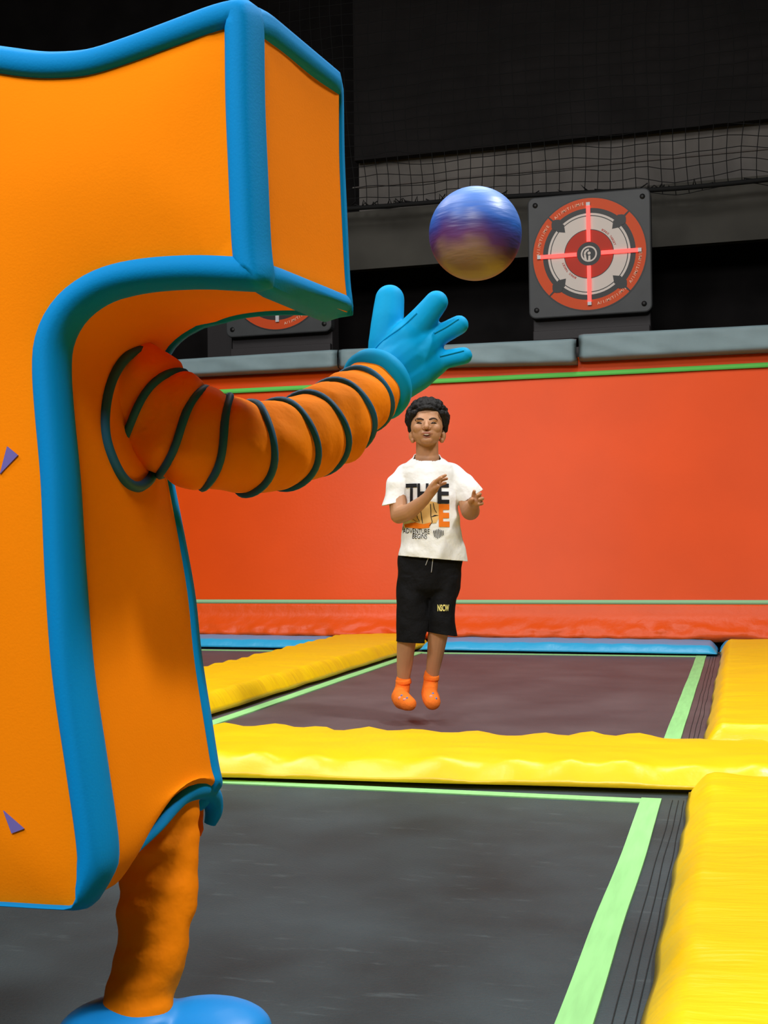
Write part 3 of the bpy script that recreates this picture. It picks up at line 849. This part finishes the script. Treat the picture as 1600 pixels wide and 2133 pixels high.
def cuff_bm():
    c = px3(783, 803, 2.36); d = (px3(860, 740, 2.46)-px3(752, 830, 2.29)).normalized(); x, y = frame_of(d)
    R_ = 60*2.36/FPX
    bm = bmesh.new(); rings = []
    prof = [(-.016, -.006), (-.012, .010), (-.002, .017), (.012, .016), (.024, .008), (.032, -.004), (.034, -.02)]
    for a, rr in prof:
        rings.append([c+d*a+(x*math.cos(t)+y*math.sin(t))*(R_+rr) for t in [2*math.pi*k/40 for k in range(40)]])
    loft(bm, rings, True); bmesh.ops.recalc_face_normals(bm, faces=bm.faces); return bm
obj('cuff', cuff_bm(), M['glove'], gl)
seam = [px3(x, y, GD-dd) for x, y, dd in ((776, 735, .030), (805, 702, .036), (838, 676, .034), (868, 650, .030), (893, 627, .024))]
gmb = bmesh.new(); gmb.from_mesh(gm); gmb.transform(Matrix.Translation(ORG[person.name])); GB_ = BVHTree.FromBMesh(gmb)
def on_glove(pts, lift=.0008):
    out = []
    for x, y in pts:
        d = pxdir(x, y).normalized(); h = GB_.ray_cast(CAM, d)
        if h[0]: out.append(h[0]-d*lift)
    return out
for pts in ([(768, 748), (785, 722), (808, 702), (838, 680), (868, 652)], [(904, 694), (930, 680), (955, 664)], [(916, 742), (945, 735), (966, 730)]):
    q = on_glove(cr(pts, 5))
    if len(q) > 2: obj('seam', tube(q, .0022, 6), M['glove'], gl)
gmb.free()

# legs and boots
def leg_bm():
    P = [(345, 1640, 1.985, 66), (338, 1700, 1.98, 76), (331, 1760, 1.96, 80), (330, 1850, 1.935, 80), (320, 1950, 1.905, 77), (301, 2040, 1.88, 75), (287, 2095, 1.86, 76), (280, 2130, 1.86, 76), (276, 2160, 1.86, 70)]
    f = cr([(*px3(a, b_, d), r*d/FPX) for a, b_, d, r in P], 8)
    bm = bmesh.new(); pts = [Vector(p[:3]) for p in f]; n = 40; rings = []
    for i, p in enumerate(pts):
        ring = []
        for k in range(n):
            t = 2*math.pi*k/n; v = Vector((math.cos(t), math.sin(t), 0))
            q = p+v*f[i][3]
            fold = .007*nz((q.x*9, q.y*9, q.z*26))+.004*nz((q.x*20, q.y*20, q.z*40+9))
            ring.append(p+v*(f[i][3]+fold))
        rings.append(ring)
    loft(bm, rings); bmesh.ops.recalc_face_normals(bm, faces=bm.faces); return bm
obj('trouser_leg', leg_bm(), M['cloth_orange'], person)
obj('trouser_leg', mirror(leg_bm()), M['cloth_orange'], person)
def boot_bm():
    bm = bmesh.new(); c = px3(270, 2150, 1.86); c.z = 0
    ax = Vector((.9, .43, 0)).normalized(); ay = Vector((-.43, .9, 0)).normalized(); A3 = (ax, ay, ZZ)
    ellipsoid(bm, c+Vector((0, 0, .055))-ax*.01, (.100, .085, .052), A3)
    ellipsoid(bm, c+Vector((0, 0, .078))+ax*.0, (.082, .078, .030), A3)
    ellipsoid(bm, c+Vector((0, 0, .050))+ax*.11, (.105, .085, .046), A3)
    add_box_at = c
    me = melt(bm, .006, 6)
    b2 = bmesh.new(); b2.from_mesh(me); bpy.data.meshes.remove(me)
    for v in b2.verts: v.co.z = max(.005, v.co.z)
    return b2
obj('boot', boot_bm(), M['boot'], person)
obj('boot', mirror(boot_bm()), M['boot'], person)
# blue rim round the leg opening
rim = [(243, 1812), (285, 1768), (330, 1722), (362, 1680), (385, 1657), (410, 1645), (430, 1647), (443, 1664), (445, 1690), (437, 1716)]
dd = [1.72, 1.77, 1.83, 1.90, 1.94, 1.98, 2.02, 2.05, 2.06, 2.06]
rr = [.004, .006, .008, .011, .013, .016, .017, .017, .015, .010]
pr = cr([(*px3(x, y, d), r) for (x, y), d, r in zip(rim, dd, rr)], 6)
obj('leg_opening_rim', tube([Vector(p[:3]) for p in pr], [p[3] for p in pr], 10), M['foam_blue'], person)

# ------------------------------------------------------------------ boy
BDp = 5.52
K = BDp/FPX
def B(px, py, dd=0): return px3(px, py, BDp+dd)
base = B(872, 1503); base.z = .0
boy = thing('person', base, 'boy with curly black hair, white T-shirt and black shorts, jumping above far trampoline', 'person')
bm = bmesh.new()
# head, tipped back a little
ellipsoid(bm, B(890, 872, .03), (.080, .094, .088))
ellipsoid(bm, B(889, 889, -.012), (.0715, .080, .077))
ellipsoid(bm, B(889, 905, -.030), (.063, .062, .048))
ellipsoid(bm, B(889, 917, -.070), (.027, .022, .018))
ellipsoid(bm, B(872, 892, -.060), (.026, .026, .024)); ellipsoid(bm, B(906, 892, -.060), (.026, .026, .024))
ellipsoid(bm, B(876, 875, -.072), (.022, .014, .009)); ellipsoid(bm, B(902, 875, -.072), (.022, .014, .009))
capsule(bm, B(889, 878, -.085), B(888.5, 889, -.108), .008, .012)
ellipsoid(bm, B(883.5, 891.5, -.096), (.009, .011, .008)); ellipsoid(bm, B(894, 891.5, -.096), (.009, .011, .008))
ellipsoid(bm, B(889, 902, -.086), (.026, .014, .013))
for ex in (857, 923.5):
    ellipsoid(bm, B(ex, 907, .02), (.0125, .020, .025))
    ellipsoid(bm, B(ex+(3 if ex < 888 else -3), 917, .014), (.011, .014, .013))
chain(bm, [(B(890, 915, .02), .050), (B(890, 948, .03), .051), (B(890, 958, .035), .058), (B(890, 972, .04), .066)])
# trunk
chain(bm, [(B(842, 992, .04), .030), (B(890, 984, .04), .045), (B(940, 990, .04), .030)])
ellipsoid(bm, B(893, 1020, .04), (.105, .075, .11)); ellipsoid(bm, B(893, 1100, .04), (.100, .075, .12)); ellipsoid(bm, B(893, 1165, .04), (.11, .08, .08))
# legs
chain(bm, [(B(862, 1180, .04), .062), (B(850, 1310, -.01), .045), (B(846, 1345, .01), .042), (B(843, 1385, .03), .036), (B(840, 1420, .04), .027)])
chain(bm, [(B(926, 1180, .04), .062), (B(915, 1295, -.01), .047), (B(912, 1325, .01), .045), (B(906, 1370, .03), .036), (B(899, 1412, .05), .028)])
chain(bm, [(B(838, 1440, .035), .020), (B(840, 1458, -.05), .020), (B(847, 1464, -.09), .020)])
chain(bm, [(B(896, 1430, .045), .020), (B(898, 1453, -.04), .020), (B(900, 1461, -.08), .020)])
# his right arm, bent across the chest, hand held upright
chain(bm, [(B(838, 998, .03), .034), (B(829, 1040, .0), .042), (B(831, 1073, -.035), .038), (B(853, 1066, -.09), .036), (B(880, 1045, -.155), .026), (B(890, 1035, -.175), .0225)])
chain(bm, [(B(890, 1035, -.175), .022), (B(902, 1018, -.19), .024), (B(909, 1008, -.195), .021)])
chain(bm, [(B(896, 1028, -.18), .018), (B(905, 1010, -.21), .016)])
for f_ in ([(903, 1010, -.222), (911, 1000, -.245), (920, 995, -.262)], [(906, 1007, -.208), (916, 996, -.222), (928, 990, -.236)], [(909, 1009, -.192), (920, 1000, -.198), (931, 997, -.206)], [(911, 1013, -.178), (920, 1008, -.176), (928, 1006, -.180)]):
    chain(bm, [(B(*f_[0]), .0092), (B(*f_[1]), .0080), (B(*f_[2]), .0068)])
chain(bm, [(B(899, 1024, -.20), .011), (B(906, 1016, -.225), .010), (B(913, 1012, -.235), .008)])
# his left arm, forearm towards the viewer, fingers curled
chain(bm, [(B(950, 998, .03), .034), (B(971, 1035, .01), .042), (B(980, 1064, -.03), .042), (B(981, 1060, -.09), .038), (B(985, 1053, -.15), .028), (B(988, 1049, -.175), .024)])
chain(bm, [(B(988, 1049, -.175), .024), (B(992, 1043, -.205), .027)])
for f_ in ([(986, 1037, -.215), (987, 1027, -.228), (988, 1023, -.244)], [(993, 1035, -.222), (1000, 1029, -.244), (995, 1031, -.268)], [(998, 1041, -.222), (1005, 1038.5, -.246), (999, 1040, -.270)], [(999, 1049, -.215), (1004, 1048.5, -.236), (998, 1049.5, -.256)]):
    chain(bm, [(B(*f_[0]), .0098), (B(*f_[1]), .0084), (B(*f_[2]), .0072)])
chain(bm, [(B(983, 1050, -.195), .013), (B(979, 1044, -.222), .011), (B(984, 1040, -.242), .009)])
body_me = melt(bm, .0030, 4)
obj('body', body_me, M['skin'], boy)
# features
def eb(c, r, ax=None, sub=2):
    b0 = bmesh.new(); ellipsoid(b0, c, r, ax, sub); return b0
hb = bmesh.new(); hb.from_mesh(body_me); hb.transform(Matrix.Translation(base)); HB = BVHTree.FromBMesh(hb)
def on_body(px, py, lift=0):
    d = pxdir(px, py).normalized(); h = HB.ray_cast(CAM, d); return h[0]-d*lift
def ink_line(pts, rad, lift=0, n=6):
    P = [on_body(x, y, lift) for x, y in pts]; return tube([Vector(p) for p in cr(P, 4)], rad, n)
for pts in ([(867.5, 882.2), (871, 881), (875, 881), (879, 882.6)], [(897, 882.4), (901, 881), (905, 881), (909.5, 882.2)]):
    L = len(cr(pts, 4)); rad = [.0012+.0030*math.sin(math.pi*i/(L-1)) for i in range(L)]
    obj('eye', ink_line(pts, rad, -.0005), M['eye'], boy)
for pts in ([(865.5, 875.5), (871, 872.6), (877, 872.6), (883, 874.6)], [(894, 874.4), (900, 872), (906, 872.2), (911, 875.0)]):
    L = len(cr(pts, 4)); rad = [.0018+.0036*math.sin(math.pi*(.15+.8*i/(L-1))) for i in range(L)]
    obj('eyebrow', ink_line(pts, rad, -.0008), M['brow'], boy)
for x in (884, 893.5): obj('nostril', eb(on_body(x, 893.2, .0), (.0048, .003, .0028)), M['lip'], boy)
pts = [(877.5, 904), (883, 901.8), (888.5, 902.4), (894, 901.6), (900.5, 903.6)]
L = len(cr(pts, 4)); rad = [.0012+.0032*math.sin(math.pi*i/(L-1)) for i in range(L)]
obj('lips', ink_line(pts, rad, -.0005), M['lip'], boy)
pts = [(879, 906), (884, 909.6), (889, 910.4), (894, 909.4), (899, 905.6)]
obj('lips', ink_line(pts, rad, -.0005), M['lip'], boy)
pts = [(881, 905.6), (885, 906.6), (889, 906.9), (893, 906.5), (897, 905.2)]
L = len(cr(pts, 4)); rad = [.001+.0036*math.sin(math.pi*i/(L-1)) for i in range(L)]
obj('mouth', ink_line(pts, rad, -.0005), mat('mouth_dark', (.10, .03, .02), .5, .3), boy)
obj('teeth', ink_line([(884.5, 904.9), (888.5, 905.2), (892.5, 904.8)], .0021, .0012), M['teeth'], boy)
hb.free()
# hair
bm = bmesh.new()
hc = B(890.5, 872, .035)
rs = random.Random(3)
ellipsoid(bm, B(891, 861, .045), (.088, .092, .064)); ellipsoid(bm, B(891, 880, .085), (.086, .070, .085))
cnt = 0
while cnt < 420:
    th = rs.uniform(0, 2*math.pi); zz = rs.uniform(-.75, 1)
    s = math.sqrt(1-zz*zz); v = Vector((math.cos(th)*s, math.sin(th)*s, zz))   # x right, y away, z up
    if v.y < -.15 and zz < .42+.10*abs(v.x) and abs(v.x) < .86: continue   # face stays clear
    if v.y < .25 and zz < -.32: continue
    p = hc+RH*v.x*.090+FH*v.y*.100+ZZ*v.z*(.088 if zz > 0 else .095)
    r = rs.uniform(.010, .016)
    ellipsoid(bm, p, (r, r, r), None, 1); cnt += 1
for sx_, x in ((-1, 853.5), (1, 929)):
    chain(bm, [(B(x+sx_*-1, 866, .0), .015), (B(x, 882, .0), .013), (B(x+1*-sx_*.5, 897, .012), .010)])
    chain(bm, [(B(x+sx_*-8, 860, -.045), .014), (B(x+sx_*-4, 872, -.02), .012), (B(x-sx_*3, 885, -.01), .009)])
for i in range(22):
    u = i/21; x = 861+u*58; q_ = abs(2*u-1)
    y = 849+17*q_**2.2
    ellipsoid(bm, B(x, y, -.060+.062*q_**2), (.012, .016, .0125), None, 1)
    ellipsoid(bm, B(x, y-6+rs.uniform(-2, 1), -.050+.060*q_**2), (.014, .016, .013), None, 1)
obj('hair', melt(bm, .0036, 1), M['hair'], boy)

# T-shirt
def ring(x0, x1, py, ry, dd=.04, n=40, p=2.3, tilt=0):
    c = B((x0+x1)/2, py, dd); rx_ = (x1-x0)/2*K; out = []
    for k in range(n):
        t = 2*math.pi*k/n; cs, sn = math.cos(t), math.sin(t)
        out.append(c+RH*rx_*math.copysign(abs(cs)**(2/p), cs)+FH*ry*math.copysign(abs(sn)**(2/p), sn)+ZZ*tilt*cs)
    return out
bm = bmesh.new()
loft(bm, [ring(864, 917, 946, .058, .035), ring(862, 919, 954, .062, .035), ring(850, 930, 961, .075), ring(832, 950, 971, .088), ring(828, 956, 985, .098), ring(838, 953, 1010, .108), ring(846, 954, 1045, .112),
          ring(842, 958, 1085, .116), ring(835, 965, 1120, .122), ring(829, 971, 1150, .128), ring(822, 980, 1185, .130)])
chain(bm, [(B(846, 988, .035), .052), (B(830, 1010, .02), .056), (B(825, 1040, .005), .053), (B(822, 1064, -.005), .051)])
chain(bm, [(B(938, 986, .035), .052), (B(962, 1008, .02), .058), (B(980, 1033, .005), .062), (B(992, 1056, -.005), .060)])
sh = melt(bm, .0045, 8)
def folds(co):
    q = (co-base)
    x = q.dot(RH); z = q.z
    return (.012*nz((x*9+z*7, z*8-x*5, 2))+.0045*nz((x*14+z*9, z*16-x*9, 7)))*(.5+.5*sstep(1.22, 1.0, z))+.003*nz((x*30, z*22, q.dot(FH)*20))
mesh_displace(sh, folds)
sb = bmesh.new(); sb.from_mesh(sh); bpy.data.meshes.remove(sh)
def cut(bmx, p, n, region=None, side=None):
    fs = [f for f in bmx.faces if (region is None or (f.calc_center_median()-region[0]).length < region[1])]
    if side: fs = [f for f in fs if (f.calc_center_median()-B(side[0], 1040)).dot(RH)*side[1] > 0]
    geom = list({v for f in fs for v in f.verts})+list({e for f in fs for e in f.edges})+fs
    bmesh.ops.bisect_plane(bmx, geom=geom, plane_co=p, plane_no=n, clear_outer=True)
def normal_px(a, b_, down=True):
    va = (B(*b_)-B(*a)).normalized(); n = va.cross(FH).normalized()
    if n.z > 0: n = -n
    return n
a, c_ = B(803, 1052), B(850, 1042)
cut(sb, (a+c_)/2, normal_px((803, 1052), (850, 1042)), (B(822, 1066, -.005), .085), (839, -1))
cut(sb, B(981, 1036), normal_px((957, 1051), (1007, 1019)), (B(990, 1056, -.005), .095), (959, 1))
cut(sb, B(900, 1163), normal_px((824, 1156), (977, 1169)))
cut(sb, B(890, 957, -.02), Vector((0, 0, 1))-FH*.45, (B(890, 948, .03), .075))
bmesh.ops.recalc_face_normals(sb, faces=sb.faces)
SB = BVHTree.FromBMesh(sb)
shirt = obj('t_shirt', sb, M['white_cloth'], boy)
md = shirt.modifiers.new('cloth', 'SOLIDIFY'); md.thickness = .004; md.offset = -1
# printed lettering and shapes, wrapped onto the cloth
def wrap(bm2, sx_, sy_, px, py, tree, lift, depth=BDp, tilt=0):
    for _ in range(3):
        es = [e for e in bm2.edges if e.calc_length() > .14]
        if not es: break
        bmesh.ops.subdivide_edges(bm2, edges=es, cuts=1); bmesh.ops.triangulate(bm2, faces=bm2.faces)
    dead = []
    for v in bm2.verts:
        x, y = v.co.x, v.co.y
        p = B(px+x*sx_-y*0, py-y*sy_+x*tilt, -.5)
        h = tree.ray_cast(p, FH)
        # follow the cloth straight back from in front of it
        if h[0]: v.co = h[0]-FH*lift
        else: dead.append(v)
    if dead: bmesh.ops.delete(bm2, geom=dead, context='VERTS')
    bmesh.ops.recalc_face_normals(bm2, faces=bm2.faces)
    return bm2
def rect(w, h):
    b0 = bmesh.new(); bmesh.ops.create_grid(b0, x_segments=10, y_segments=6, size=.5)
    for v in b0.verts: v.co.x *= w; v.co.y *= h
    return b0
def shape(pts):
    b0 = bmesh.new(); b0.faces.new([b0.verts.new((x, y, 0)) for x, y in pts]); bmesh.ops.triangulate(b0, faces=b0.faces)
    for _ in range(4):
        es = [e for e in b0.edges if e.calc_length() > 6]
        if not es: break
        bmesh.ops.subdivide_edges(b0, edges=es, cuts=1); bmesh.ops.triangulate(b0, faces=b0.faces)
    return b0
def wshape(pts, lift):
    b0 = shape([(x, -y) for x, y in pts])
    dead = []
    for v in b0.verts:
        p = B(v.co.x, -v.co.y, -.5); h = SB.ray_cast(p, FH)
        if h[0]: v.co = h[0]-FH*lift
        else: dead.append(v)
    if dead: bmesh.ops.delete(b0, geom=dead, context='VERTS')
    return b0
def shirt_text(s, px, py, sx_, sy_, m, lift=.0035, tilt=0, shear=0, bold=.02):
    return obj('lettering', wrap(text_bm(s, 1.0, shear, bold), sx_, sy_, px, py, SB, lift, tilt=tilt), m, shirt)
for ch, x, w in (('T', 862, 40), ('H', 888, 40), ('E', 933, 60)):
    shirt_text(ch, x, 1021, w, 62, M['ink'], bold=.028)
def print_part(pts, m, lift): obj('print', wshape(pts, lift), m, shirt)
print_part([(872, 1052), (905, 1036), (924, 1040), (930, 1062), (918, 1085), (884, 1088), (862, 1080)], M['ink_tan'], .0022)
print_part([(846, 1088), (870, 1084), (888, 1088), (906, 1084), (902, 1096), (880, 1098), (848, 1095)], M['ink_orange'], .0030)
shirt_text('E', 935, 1071, 50, 66, M['ink_orange'], lift=.0028, bold=.05)
for ln in ([(881, 1050), (884, 1064), (887, 1086)], [(905, 1042), (906, 1056), (906, 1072)], [(911, 1040), (914, 1054), (919, 1062)], [(906, 1072), (915, 1067), (924, 1068)], [(906, 1072), (909, 1083), (902, 1092)], [(872, 1060), (876, 1074), (880, 1082)], [(864, 1076), (872, 1081), (882, 1084)]):
    pl = [(x+.8, y) for x, y in ln]; pr_ = [(x-.8, y) for x, y in ln[::-1]]
    print_part(pl+pr_, M['ink'], .0036)
shirt_text('ADVENTURE', 873, 1104, 10.5, 16, M['ink'], tilt=.4, bold=.002)
shirt_text('BEGINS', 880, 1116, 10.2, 16, M['ink'], tilt=.4, shear=.1, bold=.002)
for k in range(7):
    x = 911+k*3.6; print_part([(x, 1100+abs(k-3)*1.2), (x+1.6, 1098+abs(k-3)), (x+4.0-k*.3, 1121-abs(k-2)*2.0), (x+2.6-k*.3, 1121-abs(k-2)*2.0)], M['ink'], .0032)
# shorts
bm = bmesh.new()
loft(bm, [ring(834, 960, 1140, .095), ring(829, 963, 1160, .105), ring(828, 961, 1190, .108), ring(827, 960, 1225, .105), ring(832, 955, 1245, .07)])
def leg_loft(rows):
    loft(bm, [ring(a, b_, y, r, d, p=2.2) for a, b_, y, r, d in rows])
leg_loft([(828, 896, 1200, .095, .04), (826, 895, 1235, .092, .035), (824, 897, 1270, .085, .02), (824, 897, 1300, .080, .01), (825, 895, 1330, .080, .01), (825, 894, 1360, .08, .01)])
leg_loft([(893, 960, 1200, .095, .04), (893, 955, 1235, .092, .035), (891, 949, 1265, .085, .02), (891, 949, 1295, .080, .01), (892, 953, 1325, .080, .01), (893, 955, 1345, .08, .01)])
sm_ = melt(bm, .0045, 5)
mesh_displace(sm_, lambda co: .0055*nz(((co-base).dot(RH)*12+co.z*6, co.z*9, 5))+.003*nz(((co-base).dot(RH)*25, co.z*20, (co-base).dot(FH)*15)))
pb = bmesh.new(); pb.from_mesh(sm_); bpy.data.meshes.remove(sm_)
cut(pb, B(858, 1337), normal_px((825, 1334), (892, 1337)), (B(857, 1355, .01), .12))
cut(pb, B(922, 1320), normal_px((893, 1316), (953, 1325)), (B(930, 1342, .01), .115))
bmesh.ops.recalc_face_normals(pb, faces=pb.faces)
SP = BVHTree.FromBMesh(pb)
shorts = obj('shorts', pb, M['black_cloth'], boy)
md = shorts.modifiers.new('cloth', 'SOLIDIFY'); md.thickness = .004; md.offset = -1
tb = wrap(text_bm('NSCW', 1.0, 0, .03), 8.8, 20, 934, 1278, SP, .003)
obj('lettering', tb, M['ink_yellow'], shorts)
for ln in ([(904, 1153), (900, 1165), (894, 1181)], [(911, 1153), (910, 1172), (907, 1197)]):
    P = []
    for x, y in ln:
        h = SP.ray_cast(B(x, y, -.5), FH); P.append((h[0] or B(x, y))-FH*.004)
    obj('drawstring', tube([Vector(p) for p in cr(P, 5)], .0021, 6), M['cord'], shorts)
# socks
def sock(pts, cuff, dots):
    b0 = bmesh.new(); chain(b0, pts)
    me = melt(b0, .004, 5)
    s = obj('sock', me, M['sock'], boy)
    sbm = bmesh.new(); sbm.from_mesh(me); sbm.transform(Matrix.Translation(base)); T = BVHTree.FromBMesh(sbm)
    c0, c1, r0, r1 = cuff
    b1 = bmesh.new(); x, y = frame_of(c1-c0); d = (c1-c0)
    loft(b1, [[c0+d*t+(x*math.cos(a)+y*math.sin(a))*(r0+(r1-r0)*t+o_) for a in [2*math.pi*k/28 for k in range(28)]] for t, o_ in ((0, -.004), (0, .001), (.25, .0025), (.75, .0025), (1, .001), (1, -.004))])
    bmesh.ops.recalc_face_normals(b1, faces=b1.faces)
    obj('cuff_band', b1, M['sock'], s)
    for (px, py, rx_, ry_, mm) in dots:
        dr = pxdir(px, py).normalized(); h = T.ray_cast(CAM, dr)
        if h[0]: obj('dot', eb(h[0], (rx_, .003, ry_)), M[mm], s)
    sbm.free()
sock([(B(840, 1416, .04), .033), (B(838, 1436, .04), .034), (B(832, 1452, .02), .037), (B(838, 1458, -.06), .042), (B(848, 1464, -.12), .035), (B(853, 1466, -.13), .031)],
     (B(841, 1424, .04), B(840, 1414.5, .038), .0335, .0325), [(837, 1449, .006, .0045, 'sock_blue'), (848, 1454, .005, .0045, 'sock_blue'), (833, 1454, .008, .008, 'sock_pink'), (843, 1457, .008, .006, 'sock_pink')])
sock([(B(898.5, 1405, .05), .033), (B(897, 1425, .05), .034), (B(894, 1444, .03), .036), (B(898, 1455, -.05), .039), (B(901, 1462, -.11), .036)],
     (B(898.5, 1416, .05), B(899, 1406, .048), .0335, .0325), [(902, 1445, .005, .006, 'sock_blue'), (909, 1455, .004, .005, 'sock_blue'), (898, 1451, .008, .008, 'sock_pink')])
